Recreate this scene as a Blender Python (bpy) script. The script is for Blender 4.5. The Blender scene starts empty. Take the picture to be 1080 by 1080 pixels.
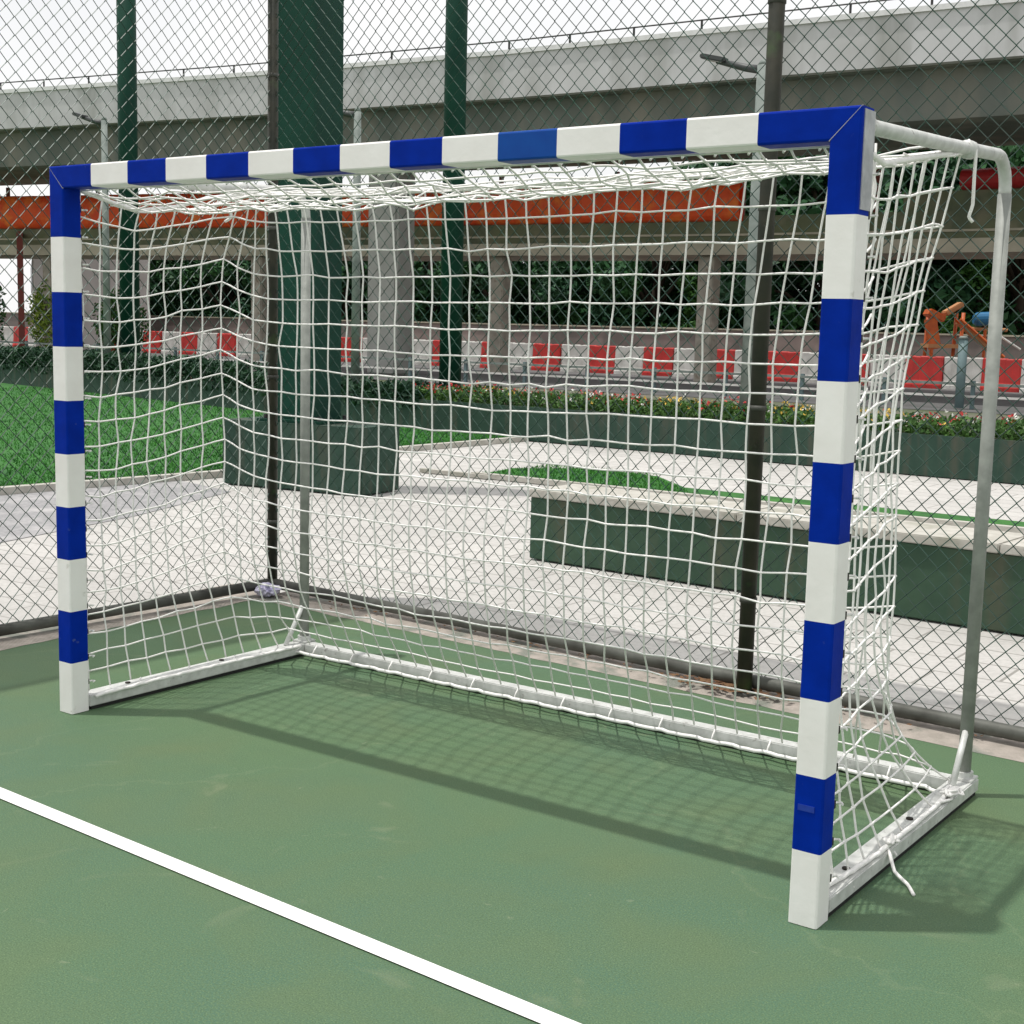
import bpy, bmesh, math, random
from mathutils import Vector, Matrix, noise
random.seed(7)
sc = bpy.context.scene
COL = sc.collection
W, H = 3.112, 2.054            # goal width / height
R_ = math.radians

# ------------------------------------------------------------------ materials
def srgb(r, g, b):
    def f(c):
        c /= 255.0
        return c/12.92 if c <= .04045 else ((c+.055)/1.055)**2.4
    return (f(r), f(g), f(b), 1)

def mat(name, c1, c2=None, scale=8.0, rough=.6, metal=0.0, bump=0.0, bscale=None, fac=(.35, .65),
        c3=None, scale3=1.0, fac3=(.5, .7), spec=.5, trans=0.0, detail=6, streak=0):
    m = bpy.data.materials.new(name); m.use_nodes = True
    nt = m.node_tree; N = nt.nodes; L = nt.links
    b = N['Principled BSDF']
    b.inputs['Roughness'].default_value = rough
    b.inputs['Metallic'].default_value = metal
    b.inputs['Specular IOR Level'].default_value = spec
    tc = N.new('ShaderNodeTexCoord')
    col = None
    if c2 is None: c2 = tuple(x*.88 for x in c1[:3])+(1,)
    nz = N.new('ShaderNodeTexNoise'); nz.inputs['Scale'].default_value = scale; nz.inputs['Detail'].default_value = detail
    L.new(tc.outputs['Object'], nz.inputs['Vector'])
    mr = N.new('ShaderNodeMapRange'); mr.inputs['From Min'].default_value = fac[0]; mr.inputs['From Max'].default_value = fac[1]
    L.new(nz.outputs['Fac'], mr.inputs['Value'])
    mx = N.new('ShaderNodeMix'); mx.data_type = 'RGBA'
    mx.inputs['A'].default_value = c1; mx.inputs['B'].default_value = c2
    L.new(mr.outputs['Result'], mx.inputs['Factor'])
    col = mx.outputs['Result']
    if c3:
        nz3 = N.new('ShaderNodeTexNoise'); nz3.inputs['Scale'].default_value = scale3; nz3.inputs['Detail'].default_value = 4
        if streak:
            mp = N.new('ShaderNodeMapping'); mp.inputs['Scale'].default_value = (1, 1, streak)
            L.new(tc.outputs['Object'], mp.inputs['Vector']); L.new(mp.outputs['Vector'], nz3.inputs['Vector'])
        else: L.new(tc.outputs['Object'], nz3.inputs['Vector'])
        mr3 = N.new('ShaderNodeMapRange'); mr3.inputs['From Min'].default_value = fac3[0]; mr3.inputs['From Max'].default_value = fac3[1]
        L.new(nz3.outputs['Fac'], mr3.inputs['Value'])
        mx3 = N.new('ShaderNodeMix'); mx3.data_type = 'RGBA'
        L.new(mr3.outputs['Result'], mx3.inputs['Factor']); L.new(col, mx3.inputs['A']); mx3.inputs['B'].default_value = c3
        col = mx3.outputs['Result']
    L.new(col, b.inputs['Base Color'])
    if bump:
        bz = N.new('ShaderNodeTexNoise'); bz.inputs['Scale'].default_value = bscale or scale*4; bz.inputs['Detail'].default_value = 5
        L.new(tc.outputs['Object'], bz.inputs['Vector'])
        bp = N.new('ShaderNodeBump'); bp.inputs['Strength'].default_value = bump; bp.inputs['Distance'].default_value = .01
        L.new(bz.outputs['Fac'], bp.inputs['Height']); L.new(bp.outputs['Normal'], b.inputs['Normal'])
    return m

M = {}
M['blue'] = mat('blue_paint', (.0004, .025, .335, 1), (.0003, .020, .27, 1), 14, .5, spec=.05, c3=(.06, .09, .30, 1), scale3=30, fac3=(.70, .80), bump=.06, bscale=50)
M['blue2'] = mat('faded_blue_paint', (.004, .07, .34, 1), (.003, .055, .30, 1), 14, .5, spec=.16)
M['white'] = mat('white_paint', (.90, .88, .865, 1), (.85, .825, .805, 1), 9, .45, c3=(.42, .40, .34, 1), scale3=22, fac3=(.70, .86), bump=.08, bscale=40)
M['seam'] = mat('seam_metal', (.5, .5, .5, 1), rough=.5)
M['galv'] = mat('galvanised_steel', (.33, .345, .32, 1), (.24, .255, .235, 1), 18, .6, .1, bump=.15, bscale=60)
M['whitesteel'] = mat('painted_white_steel', (.66, .67, .65, 1), (.52, .53, .51, 1), 25, .45, .1, c3=(.30, .29, .27, 1), scale3=35, fac3=(.64, .74))
M['alu'] = mat('aluminium', (.55, .56, .58, 1), (.40, .41, .43, 1), 30, .45, .4)
M['gap_rubber'] = mat('rubber_and_gap_shadow', (.012, .012, .012, 1), rough=.8)
M['rope'] = mat('white_nylon_rope', (.90, .885, .865, 1), (.82, .81, .79, 1), 60, .7)
M['bolt'] = mat('dark_bolt', (.03, .025, .02, 1), rough=.6, metal=.5)
M['wire'] = mat('green_coated_wire', (.010, .07, .045, 1), (.008, .030, .020, 1), 3, .45, spec=.5)
M['fpost'] = mat('weathered_dark_steel', (.020, .024, .016, 1), (.045, .042, .028, 1), 9, .6, .1, c3=(.05, .09, .03, 1), scale3=6, fac3=(.6, .72), bump=.2)
M['frail'] = mat('grey_rail_steel', (.12, .125, .11, 1), (.05, .05, .042, 1), 7, .6, .2, bump=.2)
M['green_steel'] = mat('dark_green_painted_steel', (.003, .038, .024, 1), (.005, .050, .031, 1), 2.5, .6, bump=.05, spec=.2)
M['green_steel2'] = mat('deep_green_painted_steel', (.003, .032, .021, 1), (.005, .041, .027, 1), 2.5, .6, spec=.2)
M['plinth'] = mat('dark_green_painted_concrete', (.014, .046, .030, 1), (.022, .060, .040, 1), 4, .8, c3=(.065, .07, .05, 1), scale3=7, fac3=(.5, .72), bump=.4, streak=.12)
M['bench'] = mat('moss_green_painted_concrete', (.026, .066, .038, 1), (.036, .082, .046, 1), 5, .8, c3=(.07, .08, .05, 1), scale3=6, fac3=(.5, .72), bump=.4, streak=.12)
M['cap'] = mat('pale_concrete_slab', (.50, .485, .44, 1), (.40, .385, .34, 1), 12, .85, c3=(.30, .30, .24, 1), scale3=3, fac3=(.55, .75), bump=.3)
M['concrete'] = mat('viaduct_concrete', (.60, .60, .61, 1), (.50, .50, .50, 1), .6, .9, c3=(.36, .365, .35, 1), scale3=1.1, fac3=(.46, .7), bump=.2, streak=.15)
M['concrete_dark'] = mat('dark_girder_concrete', (.17, .185, .17, 1), (.12, .135, .12, 1), .7, .9, c3=(.23, .22, .19, 1), scale3=1.0, fac3=(.46, .7), bump=.2, streak=.15)  # deck and girder concrete, darker in tone than the parapet
M['parcap'] = mat('sunlit_parapet_cap', (.8, .8, .8, 1), rough=.7)  # bright sun on the cap is put into its white colour
M['darkmetal'] = mat('dark_metal', (.02, .02, .02, 1), rough=.5)
M['colgrey'] = mat('grey_column_concrete', (.34, .345, .325, 1), (.27, .275, .255, 1), 1.4, .9, bump=.3)
M['colbeige'] = mat('beige_column_concrete', (.46, .42, .355, 1), (.33, .30, .255, 1), 3, .9, c3=(.2, .15, .11, 1), scale3=5, fac3=(.6, .75))
M['orange'] = mat('orange_red_sheeting', (.95, .12, .025, 1), (.80, .075, .018, 1), .8, .6, c3=(.98, .24, .04, 1), scale3=2, fac3=(.5, .7))
M['darkred'] = mat('dark_red_sheeting', (.48, .02, .022, 1), (.35, .012, .015, 1), .8, .6)
M['olive'] = mat('olive_fascia', (.16, .175, .095, 1), (.10, .12, .075, 1), .9, .8, c3=(.24, .22, .15, 1), scale3=1.4, fac3=(.5, .75))
M['beige'] = mat('beige_beam', (.52, .47, .37, 1), (.40, .37, .29, 1), 1.2, .8)
M['pinkwall'] = mat('pinkish_grey_render', (.26, .205, .195, 1), (.17, .155, .145, 1), .7, .9, c3=(.38, .30, .28, 1), scale3=.5, fac3=(.5, .7))
M['red_plastic'] = mat('red_barrier_plastic', (.62, .035, .03, 1), (.48, .03, .025, 1), 3, .5)
M['white_plastic'] = mat('white_barrier_plastic', (.72, .71, .68, 1), (.5, .49, .46, 1), 3, .5)
M['bark'] = mat('bark', (.06, .045, .03, 1), rough=.9, bump=.4)
M['teal'] = mat('teal_painted_post', (.14, .21, .22, 1), rough=.6)
M['lamp_grey'] = mat('grey_lamp_post', (.24, .275, .255, 1), (.15, .18, .165, 1), 6, .7, bump=.2)
M['lamp_head'] = mat('dark_lamp_head', (.05, .055, .055, 1), rough=.5)
M['lens'] = mat('lamp_lens', (.4, .4, .38, 1), rough=.3)
M['hall'] = mat('pale_render_wall', (.55, .52, .50, 1), (.45, .42, .40, 1), .8, .9)
M['glass'] = mat('window_glass', (.04, .05, .06, 1), rough=.15)
M['rust'] = mat('red_brown_steel', (.16, .03, .02, 1), rough=.7)
M['playorange'] = mat('orange_plastic', (.62, .13, .02, 1), (.45, .08, .015, 1), 3, .5)
M['playtan'] = mat('faded_tan_plastic', (.5, .24, .10, 1), rough=.6)
M['playblue'] = mat('blue_plastic', (.02, .16, .34, 1), rough=.4)
M['bag'] = mat('pale_violet_plastic', (.62, .60, .72, 1), (.34, .32, .50, 1), 30, .4)
M['soil'] = mat('soil', (.05, .035, .02, 1), rough=1)
M['brownleaf'] = mat('dead_leaf', (.12, .055, .025, 1), (.2, .11, .05, 1), 20, .8)
M['sticker'] = mat('worn_blue_sticker', (.006, .04, .33, 1), (.003, .028, .30, 1), 60, .5)
def leafmat(name, a, b, sc_=1.2):
    m = mat(name, a, b, sc_, .6, fac=(.35, .65), detail=8, spec=.3); return m
M['leaf_shaded'] = leafmat('shaded_foliage', (.020, .075, .035, 1), (.035, .12, .030, 1), .5)  # shade on the far trees is put into this dark leaf green
M['leaf_mid'] = leafmat('green_foliage', (.05, .15, .025, 1), (.03, .10, .02, 1), .6)
M['leaf_lime'] = leafmat('yellow_green_foliage', (.25, .33, .04, 1), (.12, .22, .03, 1), 2)
M['leaf_hedge'] = leafmat('hedge_foliage', (.030, .085, .038, 1), (.018, .055, .03, 1), 2)
M['leaf_bed'] = leafmat('bed_foliage', (.075, .17, .03, 1), (.04, .10, .025, 1), 3)
M['fl_y'] = mat('yellow_petals', (.75, .5, .08, 1)); M['fl_r'] = mat('red_petals', (.6, .04, .04, 1)); M['fl_w'] = mat('white_petals', (.8, .8, .75, 1))

# court: granular acrylic paint, mottled, with faint scuffs and hairline cracks
def court_mat():
    m = bpy.data.materials.new('green_court_paint'); m.use_nodes = True
    nt = m.node_tree; N = nt.nodes; L = nt.links; b = N['Principled BSDF']; b.inputs['Roughness'].default_value = .72
    b.inputs['Specular IOR Level'].default_value = .35
    tc = N.new('ShaderNodeTexCoord')
    def nz(s, d=6, dist=0):
        n = N.new('ShaderNodeTexNoise'); n.inputs['Scale'].default_value = s; n.inputs['Detail'].default_value = d
        n.inputs['Distortion'].default_value = dist
        L.new(tc.outputs['Object'], n.inputs['Vector']); return n.outputs['Fac']
    def rng(o, a, bb, lo=0, hi=1):
        r = N.new('ShaderNodeMapRange'); r.inputs['From Min'].default_value = a; r.inputs['From Max'].default_value = bb
        r.inputs['To Min'].default_value = lo; r.inputs['To Max'].default_value = hi
        L.new(o, r.inputs['Value']); return r.outputs['Result']
    def mix(f, A, B):
        x = N.new('ShaderNodeMix'); x.data_type = 'RGBA'
        L.new(f, x.inputs['Factor'])
        for k, v in (('A', A), ('B', B)):
            if isinstance(v, tuple): x.inputs[k].default_value = v
            else: L.new(v, x.inputs[k])
        return x.outputs['Result']
    c = mix(rng(nz(.55, 4), .38, .62), (.080, .150, .070, 1), (.067, .140, .088, 1))
    c = mix(rng(nz(2.2, 7, .6), .45, .75, 0, .7), c, (.108, .145, .062, 1))
    c = mix(rng(nz(9, 8), .55, .8, 0, .5), c, (.066, .120, .064, 1))
    c = mix(rng(nz(160, 3), .35, .65, 0, .8), c, mix(rng(nz(230, 2), .4, .6), (.054, .098, .045, 1), (.130, .205, .098, 1)))
    # scuffs
    c = mix(rng(nz(1.3, 9, 2.5), .64, .74, 0, .45), c, (.20, .235, .14, 1))
    c = mix(rng(nz(5, 10, 4), .70, .76, 0, .3), c, (.25, .28, .18, 1))
    vo = N.new('ShaderNodeTexVoronoi'); vo.feature = 'DISTANCE_TO_EDGE'; vo.inputs['Scale'].default_value = .45
    wob = N.new('ShaderNodeTexNoise'); wob.inputs['Scale'].default_value = 2.5; wob.inputs['Detail'].default_value = 8
    L.new(tc.outputs['Object'], wob.inputs['Vector'])
    va = N.new('ShaderNodeVectorMath'); va.operation = 'MULTIPLY_ADD'; va.inputs[1].default_value = (.5, .5, .5)
    L.new(wob.outputs['Color'], va.inputs[0]); L.new(tc.outputs['Object'], va.inputs[2]); L.new(va.outputs[0], vo.inputs['Vector'])
    c = mix(rng(vo.outputs['Distance'], .0, .004, .16, 0), c, (.2, .25, .14, 1))
    L.new(c, b.inputs['Base Color'])
    bz = nz(260, 3)
    bp = N.new('ShaderNodeBump'); bp.inputs['Strength'].default_value = .35; bp.inputs['Distance'].default_value = .003
    L.new(bz, bp.inputs['Height']); L.new(bp.outputs['Normal'], b.inputs['Normal'])
    return m
M['court'] = court_mat()
M['line'] = mat('white_line_paint', (.90, .90, .88, 1), (.84, .84, .82, 1), 30, .6, c3=(.48, .55, .46, 1), scale3=38, fac3=(.63, .76), bump=.2, bscale=200)

def paving_mat():
    m = bpy.data.materials.new('light_concrete_pavers'); m.use_nodes = True
    nt = m.node_tree; N = nt.nodes; L = nt.links; b = N['Principled BSDF']; b.inputs['Roughness'].default_value = .85
    tc = N.new('ShaderNodeTexCoord')
    br = N.new('ShaderNodeTexBrick'); br.inputs['Scale'].default_value = 1.0
    br.inputs['Brick Width'].default_value = .6; br.inputs['Row Height'].default_value = .3; br.inputs['Mortar Size'].default_value = .008
    br.inputs['Color1'].default_value = (.56, .545, .52, 1); br.inputs['Color2'].default_value = (.49, .475, .455, 1); br.inputs['Mortar'].default_value = (.26, .25, .23, 1)
    L.new(tc.outputs['Object'], br.inputs['Vector'])
    n = N.new('ShaderNodeTexNoise'); n.inputs['Scale'].default_value = .5; n.inputs['Detail'].default_value = 7; L.new(tc.outputs['Object'], n.inputs['Vector'])
    r = N.new('ShaderNodeMapRange'); r.inputs['From Min'].default_value = .42; r.inputs['From Max'].default_value = .7; r.inputs['To Max'].default_value = .6
    L.new(n.outputs['Fac'], r.inputs['Value'])
    x = N.new('ShaderNodeMix'); x.data_type = 'RGBA'; L.new(r.outputs['Result'], x.inputs['Factor']); L.new(br.outputs['Color'], x.inputs['A']); x.inputs['B'].default_value = (.38, .37, .355, 1)
    n2 = N.new('ShaderNodeTexNoise'); n2.inputs['Scale'].default_value = 40; n2.inputs['Detail'].default_value = 6; L.new(tc.outputs['Object'], n2.inputs['Vector'])
    r2 = N.new('ShaderNodeMapRange'); r2.inputs['From Min'].default_value = .4; r2.inputs['From Max'].default_value = .7; r2.inputs['To Max'].default_value = .35
    L.new(n2.outputs['Fac'], r2.inputs['Value'])
    x2 = N.new('ShaderNodeMix'); x2.data_type = 'RGBA'; L.new(r2.outputs['Result'], x2.inputs['Factor']); L.new(x.outputs['Result'], x2.inputs['A']); x2.inputs['B'].default_value = (.3, .3, .28, 1)
    L.new(x2.outputs['Result'], b.inputs['Base Color'])
    return m
M['paving'] = paving_mat()
M['pavegrey'] = mat('grey_gravel_path', (.34, .335, .34, 1), (.24, .24, .245, 1), 25, .95, c3=(.42, .41, .41, 1), scale3=3, bump=.4)
M['kerb'] = mat('pinkish_concrete_kerb', (.40, .355, .315, 1), (.30, .27, .235, 1), 14, .9, c3=(.20, .21, .18, 1), scale3=7, fac3=(.52, .66), bump=.5)
M['asphalt'] = mat('worn_asphalt', (.13, .13, .13, 1), (.10, .10, .10, 1), 3, .95, bump=.3)
M['earth'] = mat('dusty_ground', (.16, .15, .12, 1), (.08, .11, .05, 1), .3, .95)
M['grass'] = mat('lawn_grass', (.022, .125, .018, 1), (.038, .17, .022, 1), 1.5, .9, c3=(.018, .09, .018, 1), scale3=9, fac3=(.45, .7), bump=.8, bscale=60)
M['blade'] = mat('grass_blade', (.055, .22, .03, 1), (.022, .115, .018, 1), 7, .8, spec=.2)

# ------------------------------------------------------------------ mesh helpers
class MB:
    def __init__(s): s.v = []; s.f = []; s.m = []; s.mats = []
    def mi(s, m):
        if m not in s.mats: s.mats.append(m)
        return s.mats.index(m)
    def add(s, vs, fs, m):
        o = len(s.v); k = s.mi(m); s.v += [tuple(v) for v in vs]
        for f in fs: s.f.append(tuple(i+o for i in f)); s.m.append(k)
    def box(s, c, d, m, rot=0, ch=0.0, tilt=None):
        hx, hy, hz = d[0]/2, d[1]/2, d[2]/2
        if ch <= 0:
            vs = [Vector((x, y, z)) for x in (-hx, hx) for y in (-hy, hy) for z in (-hz, hz)]
            fs = [(0, 1, 3, 2), (4, 6, 7, 5), (0, 4, 5, 1), (2, 3, 7, 6), (0, 2, 6, 4), (1, 5, 7, 3)]
        else:
            bm = bmesh.new(); bmesh.ops.create_cube(bm, size=1)
            for v in bm.verts: v.co = Vector((v.co.x*d[0], v.co.y*d[1], v.co.z*d[2]))
            bmesh.ops.bevel(bm, geom=bm.edges[:], offset=ch, segments=2, affect='EDGES')
            bm.verts.index_update()
            vs = [v.co.copy() for v in bm.verts]; fs = [tuple(v.index for v in f.verts) for f in bm.faces]; bm.free()
        Rm = Matrix.Rotation(rot, 3, 'Z')
        if tilt is not None: Rm = Rm @ tilt
        s.add([Rm @ v + Vector(c) for v in vs], fs, m)
    def tube(s, pts, r, m, n=8, caps=True, closed=False):
        pts = [Vector(p) for p in pts]; k = len(pts)
        rr = r if isinstance(r, (list, tuple)) else [r]*k
        vs = []; fs = []; prev = None
        for i, p in enumerate(pts):
            t = (pts[min(i+1, k-1)]-pts[max(i-1, 0)])
            if t.length < 1e-9: t = Vector((0, 0, 1))
            t.normalize()
            if prev is None:
                a = Vector((0, 0, 1)) if abs(t.z) < .9 else Vector((1, 0, 0))
                u = t.cross(a).normalized()
            else:
                u = prev - t*prev.dot(t)
                u = u.normalized() if u.length > 1e-6 else t.orthogonal().normalized()
            prev = u; w = t.cross(u)
            for j in range(n):
                a = 2*math.pi*j/n
                vs.append(p+(u*math.cos(a)+w*math.sin(a))*rr[i])
        for i in range(k-1):
            for j in range(n):
                fs.append((i*n+j, i*n+(j+1) % n, (i+1)*n+(j+1) % n, (i+1)*n+j))
        if caps: fs.append(tuple(range(n))[::-1]); fs.append(tuple((k-1)*n+j for j in range(n)))
        s.add(vs, fs, m)
    def knot(s, p, r, m):
        p = Vector(p); d = [Vector(x)*r for x in ((1, 0, 0), (-1, 0, 0), (0, 1, 0), (0, -1, 0), (0, 0, 1), (0, 0, -1))]
        s.add([p+x for x in d], [(0, 2, 4), (2, 1, 4), (1, 3, 4), (3, 0, 4), (2, 0, 5), (1, 2, 5), (3, 1, 5), (0, 3, 5)], m)
    def build(s, name, parent=None, smooth=False, loc=(0, 0, 0)):
        me = bpy.data.meshes.new(name); me.from_pydata([(v[0]-loc[0], v[1]-loc[1], v[2]-loc[2]) for v in s.v], [], s.f)
        for m in s.mats: me.materials.append(M[m])
        me.polygons.foreach_set('material_index', s.m)
        if smooth: me.polygons.foreach_set('use_smooth', [True]*len(s.f))
        me.update()
        o = bpy.data.objects.new(name, me); COL.objects.link(o); o.location = loc
        if parent: o.parent = parent
        return o

def tag(o, label=None, cat=None, group=None, kind=None):
    if label: o['label'] = label
    if cat: o['category'] = cat
    if group: o['group'] = group
    if kind: o['kind'] = kind
    return o
def empty(name, loc, label, cat, group=None, rz=0):
    o = bpy.data.objects.new(name, None); COL.objects.link(o); o.location = loc; o.rotation_euler.z = rz
    o.empty_display_size = .2
    return tag(o, label, cat, group)
def part(mb, name, root, smooth=False):
    """mb in world coordinates -> child of root (root has only translation here)"""
    return mb.build(name, root, smooth) if root.location.length < 1e-9 else _shift(mb, name, root, smooth)
def _shift(mb, name, root, smooth):
    p = root.location
    mb.v = [(v[0]-p[0], v[1]-p[1], v[2]-p[2]) for v in mb.v]
    return mb.build(name, root, smooth)

def struct(mb, name, **k): return tag(mb.build(name), kind='structure', **k)
def poly(name, pts, z, m, sub=0):
    b = MB(); b.add([(x, y, z) for x, y in pts], [tuple(range(len(pts)))], m)
    return struct(b, name)

# ------------------------------------------------------------------ ground
FX0, FY0, FK = -1.08, 2.20, -.055      # back fence line: y = FY0 + FK (x - FX0)
def fy(x): return FY0 + FK*(x-FX0)
poly('ground', [(-400, -200), (400, -200), (400, 900), (-400, 900)], -.04, 'earth')
# paving beyond the fence
poly('paving', [(-5.9, -14), (30, -14), (30, 12.0), (-6.3, 12.0)], -.012, 'paving')
poly('gravel_path', [(-5.9, -6), (-3.3, -6), (-3.5, 1.5), (-4.1, 3.7), (-4.75, 5.3), (-5.9, 5.6)], -.008, 'pavegrey')
poly('road', [(-120, 26), (80, 26), (80, 44), (-120, 44)], -.03, 'asphalt')
# court slab
court_pts = [(-1.02, -14), (16, -14), (16, fy(16)-.13), (-1.02, fy(-1.02)-.13)]
b = MB()
nx, ny = 34, 34
x0, x1 = -1.10, 16
for i in range(1): pass
b.add([(x0, -14, 0), (x1, -14, 0), (x1, fy(x1)-.08, 0), (x0, fy(x0)-.08, 0)], [(0, 1, 2, 3)], 'court')
struct(b, 'court_surface')
# pinkish kerb strip between court paint and the fence (broken, slightly raised edge)
b = MB()
def strip(b, pin, pout, z0, z1, m):
    n = len(pin); vs = []
    for a in pin: vs.append((a[0], a[1], z0))
    for a in pout: vs.append((a[0], a[1], z1))
    b.add(vs, [(i, i+1, n+i+1, n+i) for i in range(n-1)], m)
pin = []; pout = []
for k in range(241):
    x = -1.02+k*.05; j = noise.noise(Vector((x*6, 3, 0)))*.02
    pin.append((x, fy(x)-.17+j)); pout.append((x, fy(x)+.10))
strip(b, pin, pout, .0012, .018, 'kerb')
pin = []; pout = []
for k in range(150):
    y = -5+k*.05
    if y > fy(-1.1): break
    j = noise.noise(Vector((y*6, 9, 0)))*.02
    pin.append((-1.02+j, y)); pout.append((-1.40, y))
strip(b, pin, pout, .0016, .016, 'kerb')
struct(b, 'kerb')
# white court line
b = MB(); b.add([(-3, -.465, .004), (-3, -.55, .004), (9, -1.16, .004), (9, -1.075, .004)][::1], [(0, 1, 2, 3)], 'line')
lo = struct(b, 'court_line')
b.v = []
# (line set exactly below)
bpy.data.objects.remove(lo)
b = MB()
def ly(x): return -.6955-.0510*(x-.643)       # centre of the line
def lw(x): return .052
pts = [(-1.0, 1), (9, 1)]
b.add([(-1.0, ly(-1)+.029, .004), (-1.0, ly(-1)-.029, .004), (9, ly(9)-.029, .004), (9, ly(9)+.029, .004)], [(0, 1, 2, 3)], 'line')
struct(b, 'court_line')

# lawn and its stone edging
lawn_edge = [(-6.0, -8), (-5.95, 3.8), (-5.75, 6.0), (-6.1, 8.0), (-6.35, 9.6), (-6.3, 12.0)]
b = MB()
b.add([(x, y, .03) for x, y in lawn_edge]+[(-8.2, 12.3, .03), (-16, 13.9, .03), (-22.4, 15.2, .03), (-34, 16.9, .03), (-60, 20, .03), (-60, -8, .03)], [tuple(range(12))[::-1]], 'grass')
tag(b.build('lawn'), kind='structure')
b = MB()
strip(b, lawn_edge, [(x+.10, y) for x, y in lawn_edge], .055, .055, 'cap')
strip(b, [(x+.10, y) for x, y in lawn_edge], [(x+.10, y) for x, y in lawn_edge], .055, -.01, 'cap')
struct(b, 'lawn_kerb')
def wy0(x): return 12.1+(-8.3-x)*.2 if x > -15.8 else 13.6+(-15.8-x)*.197
# grass blades (ground cover)
b = MB()
rg = random.Random(3)
for k in range(72000):
    y = rg.uniform(2, 15.5); x = (-5.98 if y < 4 else (-5.85 if y < 7 else -6.4))-rg.random()**1.6*14
    if y > 12 and (x > -8.6 or y > wy0(x)-.05): continue
    h = rg.uniform(.015, .045); a = rg.uniform(0, math.pi); w = .007
    dx, dy = math.cos(a)*w, math.sin(a)*w
    tx, ty = rg.uniform(-.03, .03), rg.uniform(-.03, .03)
    b.add([(x-dx, y-dy, .03), (x+dx, y+dy, .03), (x+tx, y+ty, .03+h)], [(0, 1, 2)], 'blade')
tag(b.build('grass_blades'), 'short bright green lawn grass beside the pale path', 'grass', kind='stuff')
# small grass island and sliver behind the bench
b = MB()
isl = [(-3.95, 7.95), (-3.0, 7.98), (-1.5, 8.05), (3.5, 8.02), (12, 8.1), (12, 8.42), (3.5, 8.40), (.2, 8.45), (-1.9, 8.5), (-2.6, 9.2), (-3.5, 9.35), (-4.1, 8.7)]
b.add([(x, y, .022) for x, y in isl], [tuple(range(len(isl)))], 'grass')
tag(b.build('grass_island'), kind='structure')
b = MB()
for k in range(16000):
    x = rg.uniform(-4.0, 6); y = rg.uniform(7.97, 9.3)
    if x > -1.9 and y > 8.42: continue
    if x > -2.7 and y > 8.42+(-1.9-x): continue
    h = rg.uniform(.015, .04); a = rg.uniform(0, math.pi); w = .007
    dx, dy = math.cos(a)*w, math.sin(a)*w
    b.add([(x-dx, y-dy, .02), (x+dx, y+dy, .02), (x+rg.uniform(-.03, .03), y+rg.uniform(-.03, .03), .02+h)], [(0, 1, 2)], 'blade')
tag(b.build('island_grass'), 'narrow green grass strip crossing the pale paving behind the bench wall', 'grass', kind='stuff')
b = MB(); b.box((4, 7.90, .02), (16, .08, .05), 'cap'); b.box((-4.2, 7.86, .015), (.9, .07, .04), 'cap')
struct(b, 'grass_kerb')

# ------------------------------------------------------------------ goal
goal = empty('handball_goal', (0, 0, 0), 'blue and white striped handball goal with white net standing on green court', 'goal')
ZC = [0, .2, .4, .6, .8, 1.0, 1.2, 1.4, 1.6, 1.8, H]
XC = [0]+[.243+.2*i for i in range(14)]+[W]
w8 = .08; ch = .006
prof = [(ch, 0), (w8-ch, 0), (w8-.002, .002), (w8, ch), (w8, w8-ch), (w8-.002, w8-.002), (w8-ch, w8), (ch, w8), (.002, w8-.002), (0, w8-ch), (0, ch), (.002, .002)]
def loft(stations, mats_):
    """stations: list of functions a,y -> point"""
    b = MB(); n = len(prof)
    for i in range(len(stations)-1):
        vs = [stations[i](a, y) for a, y in prof]+[stations[i+1](a, y) for a, y in prof]
        b.add(vs, [(j, (j+1) % n, n+(j+1) % n, n+j) for j in range(n)], mats_[i])
    b.add([stations[0](a, y) for a, y in prof], [tuple(range(n))], mats_[0])
    b.add([stations[-1](a, y) for a, y in prof], [tuple(range(n))], mats_[-1])
    return b
def fix_normals(o):
    bm = bmesh.new(); bm.from_mesh(o.data); bmesh.ops.remove_doubles(bm, verts=bm.verts[:], dist=1e-5)
    bmesh.ops.recalc_face_normals(bm, faces=bm.faces[:]); bm.to_mesh(o.data); bm.free(); return o
for side in (0, 1):
    X = (lambda a: a) if side == 0 else (lambda a: W-a)
    st = []; ms = []
    for i, z in enumerate(ZC[:-1]):
        st.append(lambda a, y, z=z: (X(a), y, z+.002 if z == 0 else z))
        ms.append('white' if i % 2 == 0 else 'blue')
    st.append(lambda a, y: (X(a), y, H-a-.0006))
    # band order from the ground: white, blue, ...
    o = fix_normals(part(loft(st, ms), 'post', goal)); 
st = [lambda a, y: (a+.0006, y, H-a)]; ms = []
for i, x in enumerate(XC[1:-1]):
    st.append(lambda a, y, x=x: (x, y, H-a)); ms.append('blue' if i % 2 == 0 else 'white')
ms.append('blue'); st.append(lambda a, y: (W-a-.0006, y, H-a))
ms[8+2] = ms[10]
ms[10] = 'blue2' if ms[10] == 'blue' else ms[10]
cb = fix_normals(part(loft(st, ms), 'crossbar', goal))
# mitre seam plates (thin metal line seen at the corners)
for side in (0, 1):
    b = MB(); X = (lambda a: a) if side == 0 else (lambda a: W-a)
    t = .0012
    vs = [(X(0), -.0006, H-0-t), (X(0), -.0006, H+t*0-.0), (X(w8), -.0006, H-w8+t), (X(w8), -.0006, H-w8-t)]
    vs += [(x, .004, z) for x, _, z in vs]
    b.add(vs, [(0, 1, 2, 3), (4, 5, 6, 7), (0, 1, 5, 4), (2, 3, 7, 6)], 'seam'); fix_normals(part(b, 'mitre_seam', goal))
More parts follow.
